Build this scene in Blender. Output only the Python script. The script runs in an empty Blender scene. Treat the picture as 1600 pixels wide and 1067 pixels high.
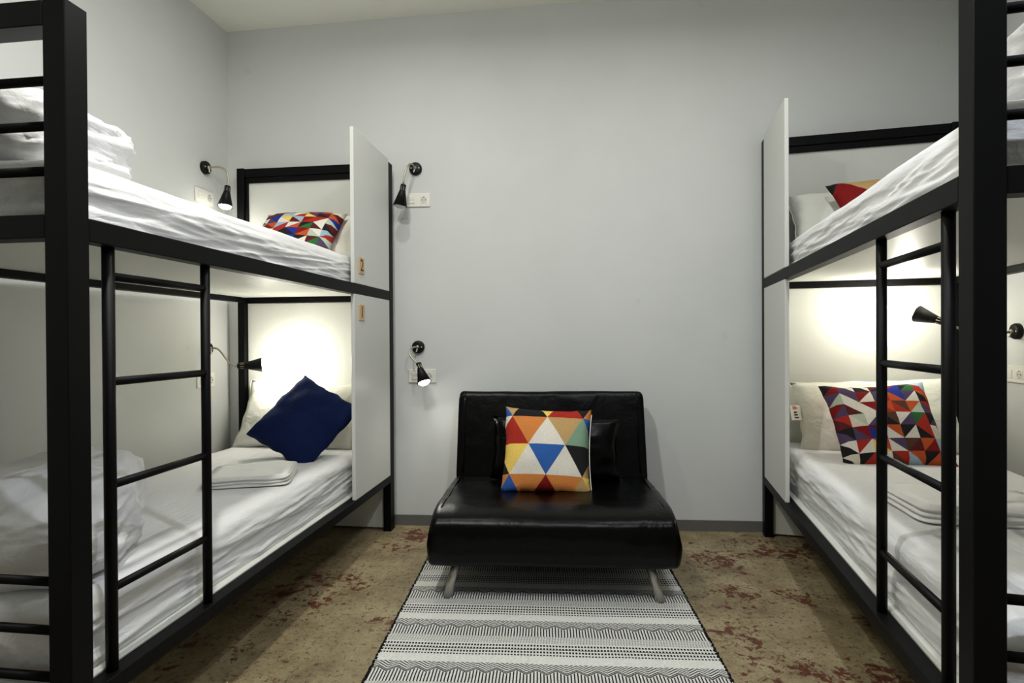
import bpy, bmesh, math, random
from mathutils import Vector, Matrix, noise
PI = math.pi
random.seed(7)
scene = bpy.context.scene
COL = scene.collection

# ------------------------------------------------------------------ camera
cam_d = bpy.data.cameras.new('camera'); cam = bpy.data.objects.new('camera', cam_d); COL.objects.link(cam)
cam_d.sensor_width = 36.0; cam_d.lens = 858.234 / 1600 * 36; cam_d.clip_start = .02
cam.matrix_world = Matrix.Translation((0, 0, 1.13138)) @ Matrix.Rotation(PI/2 - .00614, 4, 'X') @ Matrix.Rotation(-.00571, 4, 'Z')
scene.camera = cam
vs = scene.view_settings
vs.view_transform = 'Standard'; vs.look = 'None'; vs.gamma = 1; vs.use_curve_mapping = False
vs.exposure = 0.68

# ------------------------------------------------------------------ world and room lights
world = bpy.data.worlds.new('world'); scene.world = world; world.use_nodes = True
world.node_tree.nodes['Background'].inputs[0].default_value = (.8, .85, 1, 1)
world.node_tree.nodes['Background'].inputs[1].default_value = .12
def lamp(name, loc, power, color=(1, .97, .92), radius=.05, kind='POINT', rot=None, **kw):
    d = bpy.data.lights.new(name, kind); d.energy = power; d.color = color
    if kind != 'AREA': d.shadow_soft_size = radius
    for k, v in kw.items(): setattr(d, k, v)
    o = bpy.data.objects.new(name, d); COL.objects.link(o); o.location = loc
    if rot: o.rotation_euler = rot
    return o
# ceiling downlights of the dormitory and one added fill lamp (all above the frame)
def downlight(loc, power, color=(1, .99, .925)):           # small round ceiling fitting facing the floor
    return lamp('ceiling_or_fill_light', loc, power, color, kind='AREA', rot=(0, 0, 0), shape='DISK', size=.09)
downlight((-.58, 2.28, 2.95), 4.5)
lamp('ceiling_or_fill_light', (-.3, 1.5, 2.45), 7, (1, .99, .92), .06)  # added fill without a fitting, brightens the ceiling and upper wall
downlight((-.66, 1.05, 2.95), 19)
downlight((.92, 2.05, 2.98), 5.5, (1, .99, .95))
downlight((.52, .55, 2.98), 17, (.84, .90, 1))

# ------------------------------------------------------------------ materials
def lin(c):
    c /= 255
    return c / 12.92 if c <= .04045 else ((c + .055) / 1.055) ** 2.4
def rgb(r, g, b): return (lin(r), lin(g), lin(b), 1)
class V:
    """tiny operator wrapper round math nodes"""
    def __init__(s, nt, sock): s.nt, s.s = nt, sock
    def op(s, o, *a):
        n = s.nt.nodes.new('ShaderNodeMath'); n.operation = o
        for i, x in enumerate((s,) + a):
            if isinstance(x, V): s.nt.links.new(x.s, n.inputs[i])
            else: n.inputs[i].default_value = x
        return V(s.nt, n.outputs[0])
    def __add__(s, o): return s.op('ADD', o)
    def __sub__(s, o): return s.op('SUBTRACT', o)
    def __mul__(s, o): return s.op('MULTIPLY', o)
    def __truediv__(s, o): return s.op('DIVIDE', o)
    def lt(s, o): return s.op('LESS_THAN', o)
    def gt(s, o): return s.op('GREATER_THAN', o)
    def fr(s): return s.op('FRACT')
    def tri(s, p): return s.op('PINGPONG', p)
    def max(s, o): return s.op('MAXIMUM', o)
    def min(s, o): return s.op('MINIMUM', o)
def mat(name, col, rough=.6, metal=0., spec=.5, emit=None, estr=0.):
    m = bpy.data.materials.new(name); m.use_nodes = True
    b = m.node_tree.nodes['Principled BSDF']
    b.inputs['Base Color'].default_value = col; b.inputs['Roughness'].default_value = rough
    b.inputs['Metallic'].default_value = metal; b.inputs['Specular IOR Level'].default_value = spec
    if emit: b.inputs['Emission Color'].default_value = emit; b.inputs['Emission Strength'].default_value = estr
    return m
def coords(m, out='Object'):
    n = m.node_tree.nodes.new('ShaderNodeTexCoord'); return n.outputs[out]
def tex_noise(m, vec, scale, detail=4, rough=.55, dist=0):
    n = m.node_tree.nodes.new('ShaderNodeTexNoise'); m.node_tree.links.new(vec, n.inputs['Vector'])
    n.inputs['Scale'].default_value = scale; n.inputs['Detail'].default_value = detail
    n.inputs['Roughness'].default_value = rough; n.inputs['Distortion'].default_value = dist
    return n.outputs['Fac']
def mapping(m, vec, scale=(1, 1, 1), rot=(0, 0, 0)):
    n = m.node_tree.nodes.new('ShaderNodeMapping'); m.node_tree.links.new(vec, n.inputs['Vector'])
    n.inputs['Scale'].default_value = scale; n.inputs['Rotation'].default_value = rot
    return n.outputs[0]
def ramp(m, fac, stops):
    n = m.node_tree.nodes.new('ShaderNodeValToRGB'); m.node_tree.links.new(fac, n.inputs[0])
    e = n.color_ramp.elements
    while len(e) < len(stops): e.new(.5)
    for i, (p, c) in enumerate(stops): e[i].position = p; e[i].color = c
    return n.outputs[0]
def mixc(m, fac, a, b):
    n = m.node_tree.nodes.new('ShaderNodeMix'); n.data_type = 'RGBA'
    m.node_tree.links.new(fac, n.inputs['Factor'])
    for x, i in ((a, 6), (b, 7)):
        if isinstance(x, tuple): n.inputs[i].default_value = x
        else: m.node_tree.links.new(x, n.inputs[i])
    return n.outputs[2]
def setcol(m, sock): m.node_tree.links.new(sock, m.node_tree.nodes['Principled BSDF'].inputs['Base Color'])
def bump(m, h, strength=.2, dist=.01):
    n = m.node_tree.nodes.new('ShaderNodeBump'); m.node_tree.links.new(h, n.inputs['Height'])
    n.inputs['Strength'].default_value = strength; n.inputs['Distance'].default_value = dist
    m.node_tree.links.new(n.outputs[0], m.node_tree.nodes['Principled BSDF'].inputs['Normal'])

def wall_paint(name, c):
    m = mat(name, c, .75, spec=.25); v = coords(m)
    f = tex_noise(m, v, 2.2, 3)
    k = [x * .95 for x in c[:3]] + [1]
    base = ramp(m, f, [(.3, tuple(k)), (.7, c)])
    sp = tex_noise(m, v, 7, 2, .4)                         # a few scuffs
    setcol(m, mixc(m, ramp(m, sp, [(.77, (0, 0, 0, 1)), (.80, (.25, .25, .25, 1))]), base, tuple(x * .8 for x in c[:3]) + (1,)))
    bump(m, tex_noise(m, v, 260, 2), .08, .002)
    return m
M = {}
M['wall'] = wall_paint('wall_paint', rgb(210, 212, 210))
M['ceiling'] = wall_paint('ceiling_paint', rgb(238, 238, 228))
M['baseboard'] = mat('baseboard_grey', rgb(98, 97, 93), .5)
M['black'] = mat('black_steel_paint', rgb(6, 6, 7), .5, spec=.12)
bump(M['black'], tex_noise(M['black'], coords(M['black']), 180, 3), .06, .002)
M['board'] = mat('white_board', rgb(208, 209, 202), .45, spec=.4)
M['panel'] = mat('white_laminate', rgb(208, 208, 203), .38, spec=.45)
M['plywood'] = mat('plywood', rgb(205, 172, 122), .55)
setcol(M['plywood'], ramp(M['plywood'], tex_noise(M['plywood'], mapping(M['plywood'], coords(M['plywood']), (4, 30, 160)), 6, 3), [(.3, rgb(178, 140, 92)), (.7, rgb(216, 186, 140))]))
M['digit'] = mat('dark_cutout_digit', rgb(52, 38, 25), .7)  # numeral in place of a cut-out, the hole's shade put into its colour
def sheet(name, c):
    m = mat(name, c, .85, spec=.15); v = coords(m)
    m.node_tree.nodes['Principled BSDF'].inputs['Sheen Weight'].default_value = .15
    w = tex_noise(m, mapping(m, v, (9, 2.2, 9)), 2.2, 4, .55, .6)
    bump(m, w, .35, .02)
    return m
M['sheet'] = sheet('white_sheet', rgb(216, 216, 215))
M['duvet'] = sheet('white_duvet', rgb(214, 214, 215))
M['pillow'] = sheet('white_pillow', rgb(228, 228, 216))
M['towel'] = mat('white_terry', rgb(232, 231, 226), .95, spec=.1)
bump(M['towel'], tex_noise(M['towel'], coords(M['towel']), 420, 2), .5, .004)
def woven(name, c, d=.72):
    m = mat(name, c, .9, spec=.1); v = coords(m)
    f = tex_noise(m, v, 330, 2, .6)
    setcol(m, ramp(m, f, [(.3, tuple(x * d for x in c[:3]) + (1,)), (.7, tuple(min(1, x * 1.08) for x in c[:3]) + (1,))]))
    bump(m, f, .35, .003)
    return m
PAL = dict(white=(226, 220, 208), cream=(216, 208, 190), black=(38, 37, 38), red=(168, 48, 38), darkred=(128, 28, 28), orange=(212, 132, 68),
           tan=(190, 156, 104), yellow=(236, 202, 102), sage=(128, 158, 134), blue=(52, 96, 168), navyblue=(36, 52, 142), green=(48, 104, 58),
           paleblue=(158, 182, 196), brown=(86, 58, 46), plum=(82, 66, 96), burnt=(190, 84, 44), maroon=(92, 34, 38), mint=(182, 194, 176))
CM = {k: woven('print_' + k, rgb(*v), .6 if k == 'black' else .78) for k, v in PAL.items()}
M['navy'] = woven('navy_linen', rgb(20, 33, 74), .8)
bump(M['navy'], tex_noise(M['navy'], mapping(M['navy'], coords(M['navy']), (6, 6, 20)), 5, 4), .25, .01)
M['leather'] = mat('black_leather', rgb(1, 1, 1), .28, spec=.14)
_v = coords(M['leather'])
bump(M['leather'], (V(M['leather'].node_tree, tex_noise(M['leather'], _v, 5, 4, .5, .5)) + V(M['leather'].node_tree, tex_noise(M['leather'], _v, 240, 2)) * .05).s, .35, .025)
M['steel'] = mat('brushed_steel', rgb(196, 192, 184), .38, 1)
M['neck'] = mat('satin_nickel', rgb(176, 170, 150), .38, .9)
M['lampblack'] = mat('lamp_black', rgb(14, 14, 14), .45, spec=.2)
M['plastic'] = mat('white_plastic', rgb(228, 227, 218), .35)
M['socketgrey'] = mat('socket_recess', rgb(205, 204, 194), .4)
M['dark'] = mat('dark_hole', rgb(30, 28, 26), .8)
M['bulb'] = mat('lit_bulb', (1, 1, 1, 1), .5, emit=(1, .98, .9, 1), estr=14)
M['bulb_off'] = mat('frosted_bulb', rgb(225, 225, 220), .3)
M['tagred'] = mat('tag_red', rgb(205, 70, 40), .8)
M['rugblack'] = mat('rug_black', rgb(28, 27, 28), .95, spec=.1)

def floor_mat():
    m = mat('worn_concrete', rgb(110, 100, 82), .5, spec=.35); v = coords(m); nt = m.node_tree
    a = ramp(m, tex_noise(m, v, 5, 8, .65), [(.25, rgb(90, 78, 56)), (.5, rgb(138, 124, 93)), (.75, rgb(166, 153, 120))])
    d = ramp(m, tex_noise(m, v, 46, 6, .75), [(.36, (1, 1, 1, 1)), (.46, (0, 0, 0, 1))])
    a = mixc(m, d, a, rgb(66, 57, 45))
    f = ramp(m, tex_noise(m, v, 120, 3, .7), [(.6, (0, 0, 0, 1)), (.68, (.7, .7, .7, 1))])
    a = mixc(m, f, a, rgb(176, 166, 142))
    big = V(nt, tex_noise(m, v, 2.6, 3, .5)); fine = V(nt, tex_noise(m, v, 22, 8, .75, .3))
    r = big * .55 + fine * .6
    rm = ramp(m, r.s, [(.626, (0, 0, 0, 1)), (.652, (.95, .95, .95, 1))])
    a = mixc(m, rm, a, ramp(m, tex_noise(m, v, 70, 3), [(.35, rgb(60, 30, 22)), (.7, rgb(108, 52, 36))]))
    setcol(m, a); bump(m, tex_noise(m, v, 60, 6, .7), .25, .006)
    return m
M['floor'] = floor_mat()

def rug_mat():
    m = mat('woven_rug', rgb(220, 220, 215), .95, spec=.1); nt = m.node_tree
    sp = nt.nodes.new('ShaderNodeSeparateXYZ'); nt.links.new(coords(m), sp.inputs[0])
    wob = V(nt, tex_noise(m, coords(m), 9, 2)) * .006
    u = V(nt, sp.outputs[0]) + wob; y = V(nt, sp.outputs[1]) + wob
    P = .2875
    p = ((y * -1. + 20 * P) / P).fr() * P                     # 0 at the far edge of a plain band
    band = lambda a, b: p.gt(a) * p.lt(b)
    zig = u.tri(.034)                                         # 0..0.035 triangle wave
    pz = p + zig * .7
    chev = (pz / .0118).fr().lt(.45) * p.gt(.046) * pz.lt(.106)
    comb = (u / .0113).fr().lt(.42) * pz.gt(.110) * p.lt(.160)
    arch = pz.gt(.102) * pz.lt(.108)
    diag = ((u + p * 1.6) / .0105).fr().lt(.5) * ((p / .007).fr().lt(.55)) * band(.16, .206)
    q = p - .207
    dash = (u / .0115).fr().lt(.62) * ((q / .0205).fr().gt(.42)) * band(.208, .285)
    line = band(.2455, .2485)
    k = chev.max(comb).max(arch).max(diag).max(dash).max(line)
    c = mixc(m, k.s, ramp(m, tex_noise(m, coords(m), 200, 2), [(.3, rgb(196, 196, 190)), (.7, rgb(226, 226, 221))]), rgb(30, 30, 32))
    setcol(m, c)
    rows = (p / .0052).tri(.5) + V(nt, tex_noise(m, coords(m), 300, 2)) * .6
    bump(m, rows.s, .5, .003)
    return m
M['rug'] = rug_mat()

# ------------------------------------------------------------------ mesh helpers
def obj(name, bm, m, parent=None, smooth=False, mats=None):
    me = bpy.data.meshes.new(name); bm.normal_update(); bm.to_mesh(me); bm.free()
    for x in (mats or [m]): me.materials.append(x)
    if smooth:
        for p in me.polygons: p.use_smooth = True
    o = bpy.data.objects.new(name, me); COL.objects.link(o)
    if parent: o.parent = parent
    return o
def tag(o, label, cat, group=None, kind=None):
    o['label'] = label
    if cat: o['category'] = cat
    if group: o['group'] = group
    if kind: o['kind'] = kind
    return o
def thing(name, label, cat, mtx=None, group=None):
    o = bpy.data.objects.new(name, None); COL.objects.link(o); o.empty_display_size = .05
    if mtx is not None: o.matrix_world = mtx
    return tag(o, label, cat, group)
def box(bm, a, b, bevel=0., segs=1):
    x0, x1 = sorted((a[0], b[0])); y0, y1 = sorted((a[1], b[1])); z0, z1 = sorted((a[2], b[2]))
    r = bmesh.ops.create_cube(bm, size=1)
    for v in r['verts']:
        v.co = Vector(((x0 + x1) / 2 + v.co.x * (x1 - x0), (y0 + y1) / 2 + v.co.y * (y1 - y0), (z0 + z1) / 2 + v.co.z * (z1 - z0)))
    if bevel:
        es = list({e for v in r['verts'] for e in v.link_edges})
        bmesh.ops.bevel(bm, geom=es, offset=bevel, segments=segs, affect='EDGES', profile=.6)
def boxo(name, a, b, m, parent=None, bevel=.002):
    bm = bmesh.new(); box(bm, a, b, bevel); return obj(name, bm, m, parent)
def tube(bm, pts, r, n=10, cap=True, radii=None):
    pts = [Vector(p) for p in pts]; rings = []
    up = None
    for i, p in enumerate(pts):
        t = (pts[min(i + 1, len(pts) - 1)] - pts[max(i - 1, 0)]).normalized()
        if up is None: up = t.orthogonal().normalized()
        else: up = (up - t * up.dot(t)).normalized()
        s = t.cross(up); rr = radii[i] if radii else r
        rings.append([bm.verts.new(p + (up * math.cos(2*PI*k/n) + s * math.sin(2*PI*k/n)) * rr) for k in range(n)])
    for a, b in zip(rings, rings[1:]):
        for k in range(n): bm.faces.new((a[k], a[(k+1) % n], b[(k+1) % n], b[k]))
    if cap: bm.faces.new(rings[0][::-1]); bm.faces.new(rings[-1])
def tubeo(name, pts, r, m, parent=None, n=12):
    bm = bmesh.new(); tube(bm, pts, r, n); o = obj(name, bm, m, parent, smooth=True)
    return o
def lathe(bm, prof, mtx=Matrix(), n=28, cap0=True, cap1=True):
    rings = [[bm.verts.new(mtx @ Vector((r * math.cos(2*PI*k/n), r * math.sin(2*PI*k/n), z))) for k in range(n)] for r, z in prof]
    for a, b in zip(rings, rings[1:]):
        for k in range(n): bm.faces.new((a[k], a[(k+1) % n], b[(k+1) % n], b[k]))
    if cap0: bm.faces.new(rings[0][::-1])
    if cap1: bm.faces.new(rings[-1])
def align(p, direction):
    """matrix that puts local +Z on direction at p"""
    q = Vector((0, 0, 1)).rotation_difference(Vector(direction).normalized())
    return Matrix.Translation(p) @ q.to_matrix().to_4x4()
def bez(p0, p1, p2, p3, n=14):
    o = []
    for i in range(n + 1):
        t = i / n; a = 1 - t
        o.append(Vector(p0) * a**3 + Vector(p1) * 3*a*a*t + Vector(p2) * 3*a*t*t + Vector(p3) * t**3)
    return o
def fbm(x, y, z, o=3):
    return noise.fractal(Vector((x, y, z)), 1.0, 2.0, o)

# ------------------------------------------------------------------ frames of reference
AW = .075; W0 = Vector((.25, 3.2696, 0))
AL, LO = .12347, Vector((-.70823, 3.28015, 0))
AR, RO = .2509, Vector((1.43622, 3.15585, 0))
K = {'L': 1.0, 'R': 1.0355}; SG = {'L': -1, 'R': 1}; LEN = {'L': 2.10, 'R': 2.149}
FRAME = {'L': Matrix.Translation(LO) @ Matrix.Rotation(-AL, 4, 'Z'), 'R': Matrix.Translation(RO) @ Matrix.Rotation(-AR, 4, 'Z'),
         'W': Matrix.Translation(W0) @ Matrix.Rotation(-AW, 4, 'Z')}
def bp(side, s, d, z):                                       # bunk coordinates -> local frame of that bunk
    return Vector((SG[side] * d, -s, z * K[side]))
def bw(side, s, d, z): return FRAME[side] @ bp(side, s, d, z)

# ------------------------------------------------------------------ room
DL, DR = 1.06, 1.07                                          # wall distance behind each bunk's aisle face
def isect(p, d, q, e):
    t = ((q - p).x * e.y - (q - p).y * e.x) / (d.x * e.y - d.y * e.x); return p + d * t
wd = Vector((math.cos(AW), -math.sin(AW), 0)); ld = Vector((math.sin(AL), math.cos(AL), 0)); rd = Vector((math.sin(AR), math.cos(AR), 0))
CL = isect(W0, wd, bw('L', 0, DL, 0), ld); CR = isect(W0, wd, bw('R', 0, DR, 0), rd)
YF = -2.4
fd = Vector((1, 0, 0)); FL = isect(Vector((0, YF, 0)), fd, bw('L', 0, DL, 0), ld); FR = isect(Vector((0, YF, 0)), fd, bw('R', 0, DR, 0), rd)
def zc(p): return 3.1 + .034 * p.x + .0
def wall(name, a, b, out, m=M['wall'], th=.12):
    bm = bmesh.new(); out = out.normalized() * th
    d = (b - a).normalized() * th
    A, B = a - d, b + d
    v = [bm.verts.new((p.x, p.y, z)) for p in (A, B, B + out, A + out) for z in (-.05, 3.35)]
    for f in ((0, 2, 3, 1), (2, 4, 5, 3), (4, 6, 7, 5), (6, 0, 1, 7), (1, 3, 5, 7), (0, 6, 4, 2)): bm.faces.new([v[i] for i in f])
    bmesh.ops.recalc_face_normals(bm, faces=bm.faces)
    o = obj(name, bm, m); o['kind'] = 'structure'; return o
wall('wall_back', CL, CR, Vector((math.sin(AW), math.cos(AW), 0)))
wall('wall_left', FL, CL, Vector((-math.cos(AL), math.sin(AL), 0)))
wall('wall_right', FR, CR, Vector((math.cos(AR), -math.sin(AR), 0)))
wall('wall_front', FL, FR, Vector((0, -1, 0)))
def slab(name, z0, th, m):
    bm = bmesh.new()
    c = [FL + Vector((-.1, -.1, 0)), FR + Vector((.1, -.1, 0)), CR + Vector((.1, .1, 0)), CL + Vector((-.1, .1, 0))]
    lo = [bm.verts.new((p.x, p.y, z0(p))) for p in c]; hi = [bm.verts.new((p.x, p.y, z0(p) + th)) for p in c]
    bm.faces.new(lo[::-1]); bm.faces.new(hi)
    for i in range(4): bm.faces.new((lo[i], lo[(i+1) % 4], hi[(i+1) % 4], hi[i]))
    o = obj(name, bm, m); o['kind'] = 'structure'; return o
slab('floor', lambda p: -.06, .06, M['floor'])
slab('ceiling', zc, .1, M['ceiling'])
def baseboard(name, a, b, inn):
    inn = inn.normalized() * .012; bm = bmesh.new()
    v = [bm.verts.new((p.x, p.y, z)) for p in (a, b, b + inn, a + inn) for z in (0, .062)]
    for f in ((0, 2, 3, 1), (2, 4, 5, 3), (4, 6, 7, 5), (6, 0, 1, 7), (1, 3, 5, 7), (0, 6, 4, 2)): bm.faces.new([v[i] for i in f])
    bmesh.ops.recalc_face_normals(bm, faces=bm.faces)
    o = obj(name, bm, M['baseboard']); o['kind'] = 'structure'
baseboard('baseboard_back', CL, CR, Vector((-math.sin(AW), -math.cos(AW), 0)))
baseboard('baseboard_left', FL, CL, Vector((math.cos(AL), -math.sin(AL), 0)))
baseboard('baseboard_right', FR, CR, Vector((-math.cos(AR), math.sin(AR), 0)))

# ------------------------------------------------------------------ bunk beds
WID = .955
def digit_bm(txt, size):
    c = bpy.data.curves.new('digit', 'FONT'); c.body = txt; c.size = size; c.extrude = .0006; c.align_x = 'CENTER'; c.align_y = 'CENTER'
    o = bpy.data.objects.new('tmp', c); COL.objects.link(o)
    dg = bpy.context.evaluated_depsgraph_get(); dg.update()
    me = bpy.data.meshes.new_from_object(o.evaluated_get(dg)); bpy.data.objects.remove(o)
    bm = bmesh.new(); bm.from_mesh(me); return bm
def bunk(side, label):
    k = K[side]; L = LEN[side]; t = thing('bunk_bed', label, 'bunk bed', FRAME[side], 'bunk beds')
    B = lambda name, s0, s1, d0, d1, z0, z1, m=M['black'], par=t, bev=.002: boxo(name, bp(side, s0, d0, z0), bp(side, s1, d1, z1), m, par, bev)
    pb, pf, ps = .046, .056, .0646
    for d0 in (0, WID - pb): B('back_post', 0, ps, d0, d0 + pb, 0, 2.168)
    for d0 in (0, WID - pf): B('front_post', L - pf, L, d0, d0 + pf, 0, 1.877)
    # side rails and end rails, upper and lower
    for z0, z1, nm in ((1.357, 1.409, 'upper'), (.287, .330, 'lower')):
        B(nm + '_side_rail', ps, L - pf, 0, .046, z0, z1)
        B(nm + '_side_rail', ps, L - pf, WID - .046, WID, z0, z1)
        B(nm + '_end_rail', L - .05, L - .002, pf, WID - pf, z0, z1)
        B(nm + '_end_rail', .002, .05, pb, WID - pb, z0 - .004, z1 - .02)
    B('top_end_rail', L - pf, L, pf, WID - pf, 1.821, 1.877)
    B('headboard_top_rail', .004, .058, pb, WID - pb, 2.116, 2.165)
    # inner headboard frame and board
    B('headboard_frame', .014, .05, pb, WID - pb, 2.082, 2.115)
    for d0 in (pb, WID - pb - .017): B('headboard_frame', .014, .05, d0, d0 + .017, 1.41, 2.082)
    B('headboard_panel', .020, .036, pb + .002, WID - pb - .002, 1.392, 2.084, M['board'])
    B('headboard_panel', .020, .036, pb + .002, WID - pb - .002, .012, 1.352, M['board'])
    # mattress boards
    B('mattress_board', ps + .001, L - pf - .001, .047, WID - .047, 1.386, 1.404, M['board'])
    B('mattress_board', ps + .001, L - pf - .001, .047, WID - .047, .310, .334, M['board'])
    # end bars
    for z in (1.714, 1.613, 1.512, .588, .478, .372):
        tubeo('end_bar', [bp(side, L - .03, pf - .004, z), bp(side, L - .03, WID - pf + .004, z)], .0105, M['black'], t)
    # side privacy panels beside the pillows
    B('side_panel', ps + .001, .568, .0, .019, 1.4095, 2.182, M['panel'])
    B('side_panel', ps + .001, .568, .0, .019, .3305, 1.3565, M['panel'])
    # ladder
    sa, sb = (1.622, 1.968) if side == 'L' else (1.630, 1.997)
    lad = bpy.data.objects.new('ladder', None); COL.objects.link(lad); lad.parent = t; lad.empty_display_size = .05
    for s in (sa, sb): tubeo('stile', [bp(side, s, .026, .328), bp(side, s, .026, 1.359)], .0135, M['black'], lad)
    for z in ((1.287, 1.031, .780, .528) if side == 'L' else (1.287, 1.018, .760, .497)):
        tubeo('rung', [bp(side, sa, .026, z), bp(side, sb, .026, z)], .0105, M['black'], lad)
    if side == 'L':                                          # plywood number plates on the aisle side of the panels
        for z0, z1, n in ((1.462, 1.545, '2'), (1.224, 1.306, '1')):
            bm = bmesh.new(); box(bm, bp(side, .449, -.005, z0), bp(side, .513, .0005, z1), .0015)
            pl = obj('number_plate', bm, M['plywood'], t); pl['label'] = 'plywood plate with the numeral ' + n
            db = digit_bm(n, .085)
            Mx = Matrix.Translation(bp(side, .481, -.0052, (z0 + z1) / 2)) @ Matrix.Rotation(PI/2, 4, 'Z') @ Matrix.Rotation(PI/2, 4, 'X')
            bmesh.ops.transform(db, matrix=Mx, verts=db.verts)
            obj('numeral', db, M['digit'], pl)
    return t
bunk('L', 'black steel bunk bed with plywood plates numbered 2 and 1, against the left wall')
bunk('R', 'black steel bunk bed against the right wall, without any number plates')

# ------------------------------------------------------------------ mattresses
def mattress(side, z0, z1, label, d0=.052, d1=.905, seed=0, amp=1.):
    L = LEN[side]; s0, s1 = .066, L - .06
    sc, zc_, dc = (s0 + s1) / 2, z0, (d0 + d1) / 2
    hs, hd, h = (s1 - s0) / 2, (d1 - d0) / 2, (z1 - z0) * K[side]
    r = .045
    bm = bmesh.new(); NS, ND, NZ = 200, 40, 26
    # perimeter profile in (d,z): from bottom aisle edge up over the top and down the wall side
    prof = []
    for i in range(NZ): prof.append((-hd, (h - r) * i / NZ, 0))
    for i in range(9): a = PI/2 * i / 8; prof.append((-hd + r - r * math.cos(a), h - r + r * math.sin(a), 1))
    for i in range(1, ND): prof.append((-hd + r + (2*hd - 2*r) * i / ND, h, 2))
    for i in range(9): a = PI/2 * i / 8; prof.append((hd - r + r * math.sin(a), h - r + r * math.cos(a), 1))
    for i in range(1, NZ + 1): prof.append((hd, (h - r) * (1 - i / NZ), 0))
    rows = []
    for j in range(NS + 1):
        s = -hs + 2 * hs * j / NS; row = []
        edge = min(1, (hs - abs(s)) / .05); sq = math.sqrt(max(0, 1 - (1 - edge) ** 2))
        for x, z, kind in prof:
            n = fbm(s * 1.3 + seed, x * 3 + z * 16, seed * 1.7, 4)
            n2 = 1 - abs(fbm(s * 1.3 + z * 5 + seed * 3, z * 26 + x * 4 + s * 1.2, 3 + seed, 3)) * 2
            a = (.009 if kind == 0 else .005 if kind == 1 else .002) * amp
            n3 = 1 - abs(fbm(s * .8 + z * 6 + x * 2 + seed, z * 15 - s * 1.9, 7 + seed, 3)) * 2.2
            dn = a * n + a * .8 * max(0, n2 - .3) + a * .7 * max(0, n3 - .25)
            if z < .012: dn *= .3
            sgn = -1 if x < 0 else 1
            X, Z = x, z * (.86 + .14 * sq)
            if kind == 0: X += sgn * dn
            elif kind == 1: X += sgn * dn * .7; Z += dn * .7
            else: Z += dn + .006 * math.cos(x / hd * PI / 2)
            if edge < 1: X *= (.985 + .015 * sq)
            row.append(bm.verts.new((SG[side] * X, -s, max(Z, 0))))
        rows.append(row)
    for a, b in zip(rows, rows[1:]):
        for i in range(len(prof) - 1): bm.faces.new((a[i], a[i+1], b[i+1], b[i]))
        bm.faces.new((a[-1], a[0], b[0], b[-1]))
    bm.faces.new(rows[0]); bm.faces.new(rows[-1][::-1])
    bmesh.ops.recalc_face_normals(bm, faces=bm.faces)
    o = obj('mattress', bm, M['sheet'], smooth=True)
    o.matrix_world = FRAME[side] @ Matrix.Translation(bp(side, sc, dc, z0))
    return tag(o, label, 'mattress', 'sheeted mattresses')
ZL, ZU = .515, 1.558
mattress('L', .3345, ZL, 'white sheeted mattress on the lower bunk below the plate numbered 1', d0=.075, seed=1, amp=1.)
mattress('L', 1.4045, ZU, 'white sheeted mattress on the upper bunk beside the plate numbered 2', d0=.05, seed=5, amp=.9)
mattress('R', .3345, ZL + .012, 'white sheeted mattress on the lower bunk at the right wall', d0=.075, seed=9, amp=1.)
mattress('R', 1.4045, ZU, 'white sheeted mattress on the upper bunk at the right wall', d0=.05, seed=13, amp=.9)

# ------------------------------------------------------------------ pillows and cushions
def pillow_bm(w, h, t, colour=None, cuts=None, n=22, mats=None, pinch=.06, seed=0, wr=.006, power=.42, flop=0.):
    """cushion standing in the XZ plane, printed side towards -Y, centred on the origin"""
    def flat():
        b = bmesh.new(); bmesh.ops.create_grid(b, x_segments=n, y_segments=n, size=1)
        for co, no in (cuts or []):
            g = list(b.verts) + list(b.edges) + list(b.faces)
            bmesh.ops.bisect_plane(b, geom=g, plane_co=co, plane_no=no, dist=1e-5)
        return b
    out = bmesh.new()
    for front in (True, False):
        b = flat() if front else None
        if b is None: b = bmesh.new(); bmesh.ops.create_grid(b, x_segments=n, y_segments=n, size=1)
        if front and colour:
            for f in b.faces:
                c = f.calc_center_median(); f.material_index = colour((c.x + 1) / 2, (1 - c.y) / 2)
        for v in b.verts:
            u, q = v.co.x, v.co.y
            pu = max(0, 1 - u*u); pq = max(0, 1 - q*q)
            th = t / 2 * (pu ** power) * (pq ** power)
            x = w/2 * u * (1 - pinch * pq * abs(u)**2); z = h/2 * q * (1 - pinch * pu * abs(q)**2)
            e = max(abs(u), abs(q))
            nz = fbm(u * 2.2 + seed, q * 2.2, seed * 2.3 + (0 if front else 9), 3)
            ang = math.atan2(q, u); rad = 1 - abs(noise.noise(Vector((math.cos(ang) * 5 + seed, math.sin(ang) * 5, seed)))) * 2
            wv = wr * nz * (th / t * 2) + wr * .9 * max(0, rad - .4) * (e ** 3) * min(1, (1 - e) * 12)
            y = (-1 if front else 1) * (th + wv) + flop * (q - 1) * abs(q - 1) * t
            z += wr * 1.2 * noise.noise(Vector((u * 3 + seed, 5, 0))) * abs(q) ** 4; x += wr * 1.2 * noise.noise(Vector((7, q * 3 + seed, 0))) * abs(u) ** 4
            v.co = Vector((x, y, z))
        if not front:
            bmesh.ops.reverse_faces(b, faces=b.faces)
            for f in b.faces: f.material_index = 0
        if front: bmesh.ops.reverse_faces(b, faces=b.faces)
        me = bpy.data.meshes.new('tmp'); b.to_mesh(me); b.free(); out.from_mesh(me); bpy.data.meshes.remove(me)
    bmesh.ops.remove_doubles(out, verts=out.verts, dist=.0006)
    bmesh.ops.recalc_face_normals(out, faces=out.faces)
    return out
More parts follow.
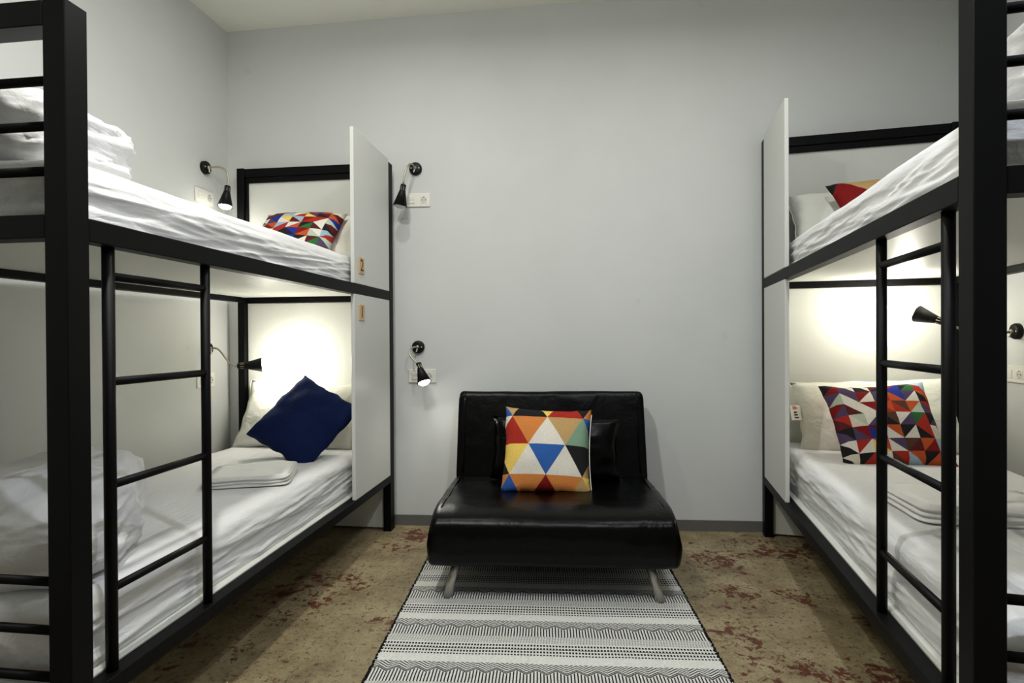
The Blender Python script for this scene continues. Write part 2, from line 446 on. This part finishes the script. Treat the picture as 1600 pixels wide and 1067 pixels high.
def stand(center, yaw, tilt, roll):
    return Matrix.Translation(center) @ Matrix.Rotation(yaw, 4, 'Z') @ Matrix.Rotation(-tilt, 4, 'X') @ Matrix.Rotation(roll, 4, 'Y')
def pillow(name, label, mtx, w, h, t, m=None, group=None, cat='pillow', **kw):
    mats = kw.pop('mats', None)
    bm = pillow_bm(w, h, t, **kw)
    o = obj(name, bm, m, smooth=True, mats=mats); o.matrix_world = mtx
    if m is M['pillow']:                                     # sewn edge
        sd_, w_, pn = kw.get('seed', 0), kw.get('wr', .006), kw.get('pinch', .06); pts = []
        for i in range(96):
            a = i / 24; k, e = int(a), (a % 1) * 2 - 1
            u, q = ((e, 1), (1, -e), (-e, -1), (-1, e))[k]
            pu, pq = max(0, 1 - u*u), max(0, 1 - q*q)
            x = w/2 * u * (1 - pn * pq * abs(u)**2) + w_ * 1.2 * noise.noise(Vector((7, q * 3 + sd_, 0))) * abs(u) ** 4
            z = h/2 * q * (1 - pn * pu * abs(q)**2) + w_ * 1.2 * noise.noise(Vector((u * 3 + sd_, 5, 0))) * abs(q) ** 4
            pts.append((x, 0, z))
        tubeo('sewn_edge', pts + pts[:1], .0032, m, o, 6)
    return tag(o, label, cat, group)
YAW = {'L': -AL, 'R': -AR}

# triangle lattice print
def lattice(sx, x0, rows, colours):
    """rows: v of the horizontal lines; vertices on line i at x0 + (i%2)*sx/2 + k*sx. colours[row] = list from left"""
    cuts = []; names = sorted({c for r_ in colours for c in r_}); idx = {c: i for i, c in enumerate(names)}
    rh = rows[1] - rows[0]
    for v in rows: cuts.append((Vector((0, 1 - 2*v, 0)), Vector((0, 1, 0))))
    for s in (1, -1):
        for k in range(-6, 8):
            p = Vector(((x0 + k * sx) * 2 - 1, 1 - 2 * rows[0], 0)); d = Vector((sx / 2 * 2, s * rh * 2, 0))
            cuts.append((p, Vector((-d.y, d.x, 0))))
    def colour(u, v):
        r = math.floor((v - rows[0]) / rh)                  # -1, 0, 1, 2
        a = (v - rows[0] - r * rh) / rh                     # 0 at top of row
        off = x0 + (r % 2) * sx / 2                         # lattice vertices on the row's top line
        q = (u - off) / sx
        # in this row: position across slanted lines
        i = math.floor(q + a / 2); j = math.floor(q - a / 2)
        n = i + j + 1 + 0                                   # odd/even alternates triangles
        lst = colours[r + 1]
        return idx[lst[max(0, min(len(lst) - 1, n + 2 + 1))]]
    return cuts, colour, [CM[c] for c in names]
WEIGHTED = ['red'] * 3 + ['white'] * 4 + ['black'] * 3 + ['burnt'] * 2 + ['navyblue'] * 3 + ['yellow', 'green', 'paleblue', 'paleblue', 'darkred', 'darkred', 'darkred', 'plum', 'plum', 'mint', 'mint', 'brown', 'cream', 'maroon', 'maroon']
def patchwork(n, seed, names):
    rnd = random.Random(seed); idx = {c: i for i, c in enumerate(names)}; cuts = []
    for k in range(1, n):
        p = 2 * k / n - 1
        cuts += [(Vector((p, 0, 0)), Vector((1, 0, 0))), (Vector((0, p, 0)), Vector((0, 1, 0)))]
    for k in range(-n + 1, n):
        p = 2 * k / n
        cuts += [(Vector((p, 0, 0)), Vector((1, -1, 0))), (Vector((p, 0, 0)), Vector((1, 1, 0)))]
    cells = {}
    for i in range(n):
        for j in range(n):
            a = rnd.choice(WEIGHTED); b = rnd.choice([c for c in WEIGHTED if c != a])
            cells[i, j] = (rnd.random() < .5, idx[a], idx[b])
    def colour(u, v):
        i, j = min(n - 1, int(u * n)), min(n - 1, int(v * n)); fu, fv = u * n - i, v * n - j
        dgn, a, b = cells[i, j]
        return a if ((fu > fv) if dgn else (fu + fv > 1)) else b
    return cuts, colour, [CM[c] for c in names]

# --- sofa cushion print
tri_cuts, tri_col, tri_mats = lattice(.41, .085, [.125, .46, .795], [
    ['blue', 'blue', 'tan', 'black', 'yellow', 'red', 'black', 'orange', 'orange', 'orange'],
    ['white', 'white', 'white', 'red', 'orange', 'white', 'tan', 'sage', 'blue', 'blue'],
    ['black', 'black', 'yellow', 'white', 'blue', 'white', 'black', 'tan', 'tan', 'tan'],
    ['orange', 'orange', 'orange', 'blue', 'orange', 'darkred', 'orange', 'tan', 'yellow', 'yellow']])
PATCH = ['red', 'white', 'black', 'burnt', 'navyblue', 'yellow', 'green', 'paleblue', 'darkred', 'plum', 'mint', 'brown', 'cream', 'maroon']

# left lower bunk
pillow('pillow', 'white pillow standing behind the navy cushion on the lower left bunk', stand(bw('L', .175, .50, ZL + .178), YAW['L'], .42, .04), .72, .40, .15, M['pillow'], 'white bed pillows', seed=2, wr=.008)
pillow('cushion', 'navy blue cushion standing on its corner before a white pillow', stand(bw('L', .435, .335, ZL + .185), YAW['L'] + .05, .66, PI/4 - .26), .43, .43, .15, M['navy'], 'scatter cushions', 'cushion', seed=4, wr=.011, pinch=.05)
# left upper bunk
pillow('pillow', 'white pillow half hidden by the patchwork cushion on the upper left bunk', stand(bw('L', .23, .40, ZU + .135), YAW['L'], .75, .0), .66, .40, .15, M['pillow'], 'white bed pillows', seed=6, wr=.008)
c, f, ms = patchwork(7, 21, PATCH)
pillow('cushion', 'multicoloured patchwork cushion on the upper left bunk below the headboard', stand(bw('L', .41, .385, ZU + .128), YAW['L'] + .1, .84, .0), .45, .43, .13, group='scatter cushions', cat='cushion', colour=f, cuts=c, mats=ms, seed=8, n=14)
# right lower bunk
pr = pillow('pillow', 'white pillow with a small printed tag behind the patchwork cushion, lower right bunk', stand(bw('R', .20, .505, ZL + .012 + .165), YAW['R'], .45, -.05), .76, .40, .16, M['pillow'], 'white bed pillows', seed=10, wr=.008)
bm = bmesh.new(); box(bm, (-.403, -.022, -.02), (-.352, -.019, .062)); tg = obj('tag', bm, M['plastic'], pr); tg['label'] = 'white sewn-in tag with red and black print'
bm = bmesh.new()
for i in range(3): box(bm, (-.390, -.0235, .040 + i * .006), (-.372 + (i % 2) * .006, -.0222, .043 + i * .006))
obj('tag_print', bm, M['tagred'], tg)
bm = bmesh.new()
for i, (a, b_) in enumerate(((.018, .026), (.004, .012), (-.010, -.004))): box(bm, (-.388, -.0235, a), (-.374 + .003 * i, -.0222, b_))
obj('tag_print', bm, M['dark'], tg)
c, f, ms = patchwork(7, 5, PATCH)
pillow('cushion', 'multicoloured patchwork cushion leaning on a white pillow, seen through the right ladder', stand(bw('R', .47, .45, ZL + .012 + .16), YAW['R'] + .03, .62, -.07), .47, .45, .14, group='scatter cushions', cat='cushion', colour=f, cuts=c, mats=ms, seed=12, n=14, pinch=.08)
# right upper bunk
pillow('pillow', 'white pillow beside the red and tan cushion on the upper right bunk', stand(bw('R', .21, .44, ZU + .125), YAW['R'], .55, -.02), .68, .38, .15, M['pillow'], 'white bed pillows', seed=14, wr=.008)
tc, tf, tm = lattice(.6, .12, [.02, .5, .98], [
    ['black'] * 10, ['black', 'black', 'black', 'darkred', 'tan', 'green', 'black', 'darkred', 'red', 'tan'],
    ['red', 'tan', 'red', 'black', 'red', 'tan', 'green', 'black', 'red', 'tan'], ['tan'] * 10])
pillow('cushion', 'red, tan and black cushion peeking over the upper right mattress', stand(bw('R', .40, .49, ZU + .135), YAW['R'] + .06, .72, -.06), .44, .42, .13, group='scatter cushions', cat='cushion', colour=tf, cuts=tc, mats=tm, seed=16, n=14)

# ------------------------------------------------------------------ duvets
def duvet(side, label, smin, s1, d0, d1, z0, h, seed):
    bm = bmesh.new(); NU, NV = 96, 56; rows = []
    for i in range(NU + 1):
        a = 2 * PI * i / NU; row = []
        for j in range(NV + 1):
            e = -.30 * PI + (.5 + .30) * PI * j / NV
            f = lambda c, p: math.copysign(abs(c) ** p, c)
            x = f(math.cos(e), .55) * f(math.cos(a), .55); y = f(math.cos(e), .55) * f(math.sin(a), .55); z = f(math.sin(e), .75)
            zz = (z + .78) / 1.78
            row.append((x, y, zz))
        rows.append(row)
    vs_ = []
    for row in rows[:-1]:
        r = []
        for x, y, zz in row:
            d = d0 + (d1 - d0) * (y + 1) / 2
            sm = smin(d); s = sm + (s1 - sm) * (x + 1) / 2
            lay = math.sin(zz * 10 + 2.5 * fbm(s * 3, d * 3, seed)) * .006 * (1 - zz)      # folded layers round the sides
            n1 = fbm(s * 4 + seed, d * 4, zz * 2, 3) * .026
            n2 = (1 - abs(fbm(s * 6 + zz * 3, d * 6 + seed, zz * 5 + s * 3, 3)) * 2) * .014
            px, py = x, y; ln = math.hypot(px, py) or 1
            o = lay + n1 + n2 * .8
            ss = s + px / ln * o * min(1, ln); dd = d + py / ln * o * min(1, ln)
            z = z0 + h * zz + (n1 * .9 + n2 * .5) * zz
            ss = min(ss, s1 + .0); dd = max(.06, min(dd, .93))
            r.append(bm.verts.new(bp(side, ss, dd, max(z, z0)) - bp(side, (s1 + 1.4) / 2, .5, z0)))
        vs_.append(r)
    for i in range(NU):
        a, b = vs_[i], vs_[(i + 1) % NU]
        for j in range(NV): bm.faces.new((a[j], a[j+1], b[j+1], b[j]))
    bm.faces.new([r[0] for r in vs_]); 
    bmesh.ops.remove_doubles(bm, verts=bm.verts, dist=.0008)
    bmesh.ops.recalc_face_normals(bm, faces=bm.faces)
    o = obj('duvet', bm, M['duvet'], smooth=True); o.matrix_world = FRAME[side] @ Matrix.Translation(bp(side, (s1 + 1.4) / 2, .5, z0))
    return tag(o, label, 'duvet', 'folded duvets')
duvet('L', 'folded white duvet on the near end of the lower left mattress', lambda d: 1.80 - max(0, min(.60, (d - .12) * 1.25)), 2.03, .10, .90, ZL, .225, 2)
duvet('L', 'folded white duvet on the near end of the upper left mattress', lambda d: 1.70 - .18 * d, 2.03, .16, .88, ZU, .215, 6)
duvet('R', 'folded white duvet on the near end of the upper right mattress', lambda d: 1.90 - .1 * d, 2.085, .15, .88, ZU, .22, 11)

# ------------------------------------------------------------------ folded towels
def towel(side, label, s, d, z, ws, wdp, h, rot, seed):
    bm = bmesh.new(); layers = 3; N = 26
    rings = []
    prof = []
    for k in range(layers):                                   # soft stacked layers
        zc_ = (k + .5) / layers; 
        for a in (-60, -20, 20, 60): prof.append((1 - .035 * (1 - math.cos(math.radians(a))) * 4, zc_ + math.sin(math.radians(a)) / layers / 2))
    prof = [(p, q) for p, q in prof] + [(.93, 1.0), (.75, 1.02), (.5, 1.03), (.25, 1.03), (.02, 1.03)]
    for p, q in prof:
        r = []
        for i in range(4 * N):
            a = 2 * PI * i / (4 * N); f = lambda c: math.copysign(abs(c) ** .22, c)
            x, y = f(math.cos(a)) * p, f(math.sin(a)) * p
            n = fbm(x * 1.6 + seed, y * 1.6, q, 3)
            X = x * ws / 2 * (1 + .04 * n); Y = y * wdp / 2 * (1 + .05 * noise.noise(Vector((x * 2, seed, q * 3))))
            fold = .012 * math.exp(-((x * .7 + y * .5 - .25 + .1 * n) / .07) ** 2) * (q > .9)
            Z = h * q * (1 + .22 * n) - fold * .6
            r.append(bm.verts.new((X, Y, max(0, Z))))
        rings.append(r)
    n = len(rings[0])
    for a, b in zip(rings, rings[1:]):
        for i in range(n): bm.faces.new((a[i], a[(i+1) % n], b[(i+1) % n], b[i]))
    bm.faces.new(rings[0][::-1]); bm.faces.new(rings[-1])
    bmesh.ops.recalc_face_normals(bm, faces=bm.faces)
    o = obj('towel', bm, M['towel'], smooth=True); o.matrix_world = Matrix.Translation(bw(side, s, d, z)) @ Matrix.Rotation(YAW[side] + rot, 4, 'Z')
    return tag(o, label, 'towel', 'folded towels')
towel('L', 'folded white towel lying before the navy cushion', .93, .315, ZL + .006, .34, .30, .042, .35, 1)
towel('R', 'folded white towel on the lower right mattress behind the ladder', 1.315, .40, ZL + .018, .44, .30, .055, .06, 4)

# ------------------------------------------------------------------ sofa
SM = Matrix.Translation((.19, 2.70, 0)) @ Matrix.Rotation(-.06, 4, 'Z')
sofa = thing('sofa', 'black leather armless sofa chair with steel legs against the back wall', 'sofa', SM)
def padded(name, prof, w, m, parent, bul=.02, seed=0, wr=.004, nx=44, wfun=None):
    """closed (y,z) profile swept across the width with soft rounded ends"""
    bm = bmesh.new(); rings = []
    cy = sum(p[0] for p in prof) / len(prof); cz = sum(p[1] for p in prof) / len(prof)
    for i in range(nx + 1):
        t = -1 + 2 * i / nx; t = math.copysign(1 - (1 - abs(t)) ** 1.6, t)
        e = max(0, abs(t) - .955) / .045; sc = 1 - .10 * (1 - math.sqrt(max(0, 1 - e * e))) if e > 0 else 1
        r = []
        for j, (y, z) in enumerate(prof):
            n = fbm(t * 2.5 + seed, y * 5, z * 5, 3) * wr
            ends = max(0, abs(t) - .82) / .18
            n += ends * wr * 1.4 * noise.noise(Vector((t * 3, y * 17 + seed, z * 17)))
            dy, dz = y - cy, z - cz; ln = math.hypot(dy, dz) or 1
            k = sc
            ww = w / 2 * (wfun(y, z) if wfun else 1)
            r.append(bm.verts.new((t * ww, cy + dy * k + dy / ln * n, cz + dz * k + dz / ln * n)))
        rings.append(r)
    n = len(prof)
    for a, b in zip(rings, rings[1:]):
        for j in range(n): bm.faces.new((a[j], b[j], b[(j+1) % n], a[(j+1) % n]))
    bm.faces.new(rings[0][::-1]); bm.faces.new(rings[-1])
    bmesh.ops.recalc_face_normals(bm, faces=bm.faces)
    return obj(name, bm, m, parent, smooth=True)
def rounded(pts, r, n=10):
    """round the corners of a closed polygon, r per corner"""
    out = []; N = len(pts)
    for i in range(N):
        p0, p, p1 = Vector(pts[i-1]), Vector(pts[i]), Vector(pts[(i+1) % N]); ra, rb = r[i] if isinstance(r[i], tuple) else (r[i], r[i])
        a = p + (p0 - p).normalized() * ra; b = p + (p1 - p).normalized() * rb
        for k in range(n + 1):
            t = k / n; out.append(tuple(a * (1-t)**2 + p * 2*t*(1-t) + b * t*t))
    # add mid points on long runs
    res = []
    for i in range(len(out)):
        a, b = Vector(out[i]), Vector(out[(i+1) % len(out)]); d = (b - a).length; m = max(1, int(d / .03))
        for k in range(m): res.append(tuple(a + (b - a) * k / m))
    return res
seat_prof = rounded([(-.385, .148), (-.440, .27), (-.405, .397), (.05, .388), (.36, .375), (.36, .17)], [.045, .062, (.066, .19), .1, .04, .04])
padded('seat', seat_prof, 1.075, M['leather'], sofa, seed=3, wr=.005, wfun=lambda y, z: .968 + .032 * max(0, min(1, (.36 - z) / .1)))
back_prof = rounded([(.265, .365), (.395, .832), (.475, .822), (.40, .30), (.30, .27)], [.02, .03, .03, .05, .03])
padded('backrest', back_prof, 1.035, M['leather'], sofa, seed=8, wr=.003)
# stitched seams near each end
for sx in (-1, 1):
    pts = []
    for i in range(30):
        t = i / 29; y = .25 - .60 * t; pts.append((sx * (.488 - .004 * math.sin(t * 3)), y, .388 + .004 * (y < -.2) - max(0, (-.27 - y)) ** 2 * 3.2))
    tubeo('seam', pts, .0045, M['leather'], sofa, 6)
    tubeo('seam', [(sx * .480, .264 + .128 * k / 10, .40 + .42 * k / 10) for k in range(11)], .004, M['leather'], sofa, 6)
# matching leather pad behind the cushion belongs to the chair but lifts off
for sx in (-1, 1):
    tubeo('leg', [(sx * .415, -.30, .17), (sx * .458, -.345, .007)], .019, M['steel'], sofa, 18)
    tubeo('leg', [(sx * .415, .24, .20), (sx * .455, .30, .007)], .019, M['steel'], sofa, 18)
pillow('cushion', 'black leather cushion behind the triangle print cushion on the sofa', SM @ stand(Vector((.022, .21, .545)), -.04, .22, .02), .68, .33, .13, M['leather'], 'scatter cushions', 'cushion', seed=22, wr=.016, pinch=.05)
cs = pillow('cushion', 'cushion printed with large coloured triangles on the black sofa', SM @ stand(Vector((-.022, .055, .564)), .02, .42, .045), .445, .445, .15, group='scatter cushions', cat='cushion', colour=tri_col, cuts=tri_cuts, mats=tri_mats, seed=24, n=18, pinch=.07)
tubeo('zip', [(.224 - .011 * (1 - (q / 10) ** 2), -.002, q * .0195) for q in range(-10, 11)], .0022, M['plastic'], cs, 6)

# ------------------------------------------------------------------ rug
bm = bmesh.new(); RW, RL = 1.205, 2.0
NX, NY = 30, 80; g = []
for j in range(NY + 1):
    row = []
    for i in range(NX + 1):
        x = -RW/2 + RW * i / NX; y = -RL/2 + RL * j / NY
        ed = abs(i - NX/2) / (NX/2)
        x += .004 * noise.noise(Vector((i > NX/2, y * 9, 3))) * (ed > .95)
        row.append((x, y, .004 + .0025 * (noise.noise(Vector((x * 3, y * 3, 1))) + 1)))
    g.append(row)
top = [[bm.verts.new(p) for p in r] for r in g]; bot = [[bm.verts.new((p[0], p[1], .0005)) for p in r] for r in g]
for j in range(NY):
    for i in range(NX):
        bm.faces.new((top[j][i], top[j][i+1], top[j+1][i+1], top[j+1][i])); bm.faces.new((bot[j][i], bot[j+1][i], bot[j+1][i+1], bot[j][i+1]))
for i in range(NX):
    bm.faces.new((bot[0][i], bot[0][i+1], top[0][i+1], top[0][i])); bm.faces.new((top[NY][i], top[NY][i+1], bot[NY][i+1], bot[NY][i]))
for j in range(NY):
    bm.faces.new((top[j][0], top[j+1][0], bot[j+1][0], bot[j][0])); bm.faces.new((bot[j][NX], bot[j+1][NX], top[j+1][NX], top[j][NX]))
RM = Matrix.Translation((.118, 1.935, 0)) @ Matrix.Rotation(-.055, 4, 'Z')
rug = obj('rug', bm, M['rug']); rug.matrix_world = RM
tag(rug, 'flat woven black and white rug with zigzag bands under the sofa', 'rug')
for sx in (-1, 1):
    bm = bmesh.new(); rnd = random.Random(sx + 5)
    y = -RL/2 + .004
    while y < RL/2 - .01:
        l = rnd.uniform(.004, .012)
        x = sx * (RW/2 - .001 + rnd.uniform(-.001, .003)); box(bm, (x - .004, y, .001), (x + .004, y + l, .0105)); y += l + rnd.uniform(.002, .014)
    o = obj('selvage_stitching', bm, M['rugblack'], rug); o['kind'] = 'stuff'

# ------------------------------------------------------------------ wall lamps
def wall_lamp(label, F, base, nrm, neck, shade_dir, on, power=3., light_col=(1, .96, .84), cone=2.7, glow=0.):
    """F: frame; base: point on the wall (frame coords); nrm: into the room; neck: list of 2 bezier handles + end point"""
    nrm = Vector(nrm).normalized(); base = Vector(base)
    t = thing('wall_lamp', label, 'lamp', F @ Matrix.Translation(base), 'gooseneck reading lamps')
    bm = bmesh.new(); lathe(bm, [(.038, 0), (.038, .015), (.035, .021), (.03, .0235), (.004, .024)], align((0, 0, 0), nrm), 32)
    mt = obj('mount', bm, M['lampblack'], t)
    for p in mt.data.polygons: p.use_smooth = len(p.vertices) == 4
    side = nrm.cross(Vector((0, 0, 1))).normalized()
    for k in (-1, 1):
        bm = bmesh.new(); lathe(bm, [(.0035, .0), (.0035, .002), (.002, .003)], align(nrm * .0232 + side * k * .024, nrm), 10); obj('screw', bm, M['plastic'], mt)
    bm = bmesh.new(); lathe(bm, [(.012, 0), (.011, .01), (.007, .016)], align(nrm * .022, nrm), 18); obj('neck_socket', bm, M['neck'], mt, smooth=True)
    bm = bmesh.new(); lathe(bm, [(.0035, 0), (.003, .012), (.0045, .024)], align(nrm * .03 + Vector((0, 0, -.006)), nrm * .35 + Vector((0, 0, -1)) + side * .2), 10); obj('toggle_switch', bm, M['plastic'], mt, smooth=True)
    h1, h2, end = [Vector(v) for v in neck]
    pts = bez(nrm * .034, h1, h2, end, 22)
    bm = bmesh.new()
    P2, rr = [], []
    for i, p in enumerate(pts): P2.append(p); rr.append(.0058 if i % 2 else .0050)
    tube(bm, P2, .0055, 12, radii=rr); obj('neck', bm, M['neck'], t, smooth=True)
    sd = Vector(shade_dir).normalized(); A = align(end - sd * .004, sd)
    bm = bmesh.new(); lathe(bm, [(.010, 0), (.0155, .003), (.0165, .010), (.0165, .040)], A, 24, cap1=True); col = obj('collar', bm, M['lampblack'], t, smooth=False)
    bm = bmesh.new()
    for k in range(8):
        a = 2 * PI * k / 8; c = Vector((math.cos(a) * .0165, math.sin(a) * .0165, 0))
        b0 = bmesh.new(); box(b0, (-.0012, -.0012, .016), (.0012, .0012, .036)); bmesh.ops.transform(b0, matrix=A @ Matrix.Translation(c), verts=b0.verts)
        me = bpy.data.meshes.new('tmp'); b0.to_mesh(me); b0.free(); bm.from_mesh(me); bpy.data.meshes.remove(me)
    obj('vent_slot', bm, M['neck'], col)
    bm = bmesh.new()
    lathe(bm, [(.0172, .036), (.0180, .040), (.041, .128), (.039, .128), (.017, .044)], A, 32, cap0=True, cap1=True); sh = obj('shade', bm, M['lampblack'], t, smooth=False)
    for p in sh.data.polygons: p.use_smooth = len(p.vertices) == 4
    prof = [(.010, .05), (.013, .066), (.024, .088), (.0335, .108), (.034, .119)] + [(.035 * math.cos(a * PI / 16), .121 + .022 * math.sin(a * PI / 16)) for a in range(1, 8)] + [(.001, .143)]
    bm = bmesh.new(); lathe(bm, prof, A, 24); obj('bulb', bm, M['bulb'] if on else M['bulb_off'], t, smooth=True)
    if on:
        for kind, e, z in (('SPOT', power, .15), ('POINT', glow, .178)):      # reflector bulb: a beam and light past the rim
            if not e: continue
            d = bpy.data.lights.new('bulb_light', kind); d.energy = e; d.color = light_col; d.shadow_soft_size = .03
            if kind == 'SPOT': d.spot_size = cone; d.spot_blend = 1.0
            o = bpy.data.objects.new('bulb_light', d); COL.objects.link(o); o.parent = t
            o.matrix_local = A @ Matrix.Translation((0, 0, z)) @ Matrix.Rotation(PI, 4, 'X')
    return t
def wall_plate(label, F, c, nrm, w=.152, h=.082, flip=False):
    """switch and socket in one white frame; c = centre on the wall"""
    nrm = Vector(nrm).normalized(); X = Vector((0, 0, 1)).cross(nrm).normalized() * (-1 if flip else 1)
    R = Matrix((X, Vector((0, 0, 1)), nrm)).transposed().to_4x4()
    t = thing('socket_plate', label, 'socket', F @ Matrix.Translation(c) @ R, 'white switch and socket plates')
    boxo('frame', (-w/2, -h/2, 0), (w/2, h/2, .009), M['plastic'], t, .003)
    for k in (-1, 1):
        boxo('rocker', (-w/4 - .021, k * .0105 - .010, .008), (-w/4 + .021, k * .0105 + .010, .0125), M['plastic'], t, .0012)
    boxo('socket_insert', (w/4 - .024, -.024, .008), (w/4 + .024, .024, .0105), M['plastic'], t, .0015)
    A = Matrix.Translation((w/4, 0, .0103))
    bm = bmesh.new(); lathe(bm, [(.0195, 0), (.0195, .0012), (.0175, .0013), (.0172, .0003), (.002, .0003)], A, 28); so = obj('socket_well', bm, M['socketgrey'], t)
    for k in (-1, 1):
        bm = bmesh.new(); lathe(bm, [(.0028, 0), (.0028, .0009)], A @ Matrix.Translation((k * .0095, 0, .0003)), 10); obj('pin_hole', bm, M['dark'], so)
        bm = bmesh.new(); box(bm, (w/4 - .003, k * .0165 - .0022, .0105), (w/4 + .003, k * .0165 + .0022, .0118)); obj('earth_clip', bm, M['dark'] if k > 0 else M['neck'], so)
    return t
FW = FRAME['W']; FLt = FRAME['L']; FRt = FRAME['R']
nW = (0, -1, 0)
# back wall, upper (off) and lower (lit)
wall_lamp('unlit black gooseneck lamp hanging down, upper one on the back wall', FW, (-.828, 0, 2.157), nW, ((0, -.10, .02), (-.03, -.135, .0), (-.043, -.125, -.128)), (-.18, .02, -1), False)
wall_lamp('lit black gooseneck lamp left of the sofa, lower one on the back wall', FW, (-.819, 0, 1.081), nW, ((-.03, -.10, .01), (-.055, -.115, -.05), (.028, -.115, -.095)), (.36, -.34, -.9), True, 3)
wall_plate('white switch and socket plate below the unlit lamp on the back wall', FW, (-.817, 0, 1.968), nW)
wall_plate('white switch and socket plate half behind the lit lamp on the back wall', FW, (-.795, 0, .905), nW, w=.17)
# left wall
nL = (1, 0, 0); XL = -DL
wall_lamp('lit black gooseneck lamp above the upper left mattress', FLt, (XL, -.209, 2.133), nL, ((.12, .03, .02), (.135, .035, -.02), (.125, .03, -.105)), (-.02, -.17, -1), True, 5, glow=.4)
wall_lamp('lit black gooseneck lamp pointing at the headboard above the navy cushion', FLt, (XL, -.207, 1.079), nL, ((.10, .0, .03), (.15, -.05, -.10), (.26, -.093, -.095)), (.85, .5, .03), True, 6, glow=3.7)
wall_plate('white switch and socket plate below the lit lamp of the upper left bunk', FLt, (XL, -.217, 1.962), nL)
wall_plate('white switch and socket plate above the lower left mattress', FLt, (XL, -.217, .895), nL)
# right wall
nR = (-1, 0, 0); XR = DR
wall_lamp('lit black gooseneck lamp in the lower right bunk, shining on the headboard', FRt, (XR, -.300, 1.150), nR, ((-.12, -.03, -.03), (-.24, -.11, -.02), (-.34, -.09, .045)), (-.62, .68, .35), True, 6, glow=3.7)
wall_plate('white switch and socket plate above the lower right mattress', FRt, (XR, -.285, .946), nR)
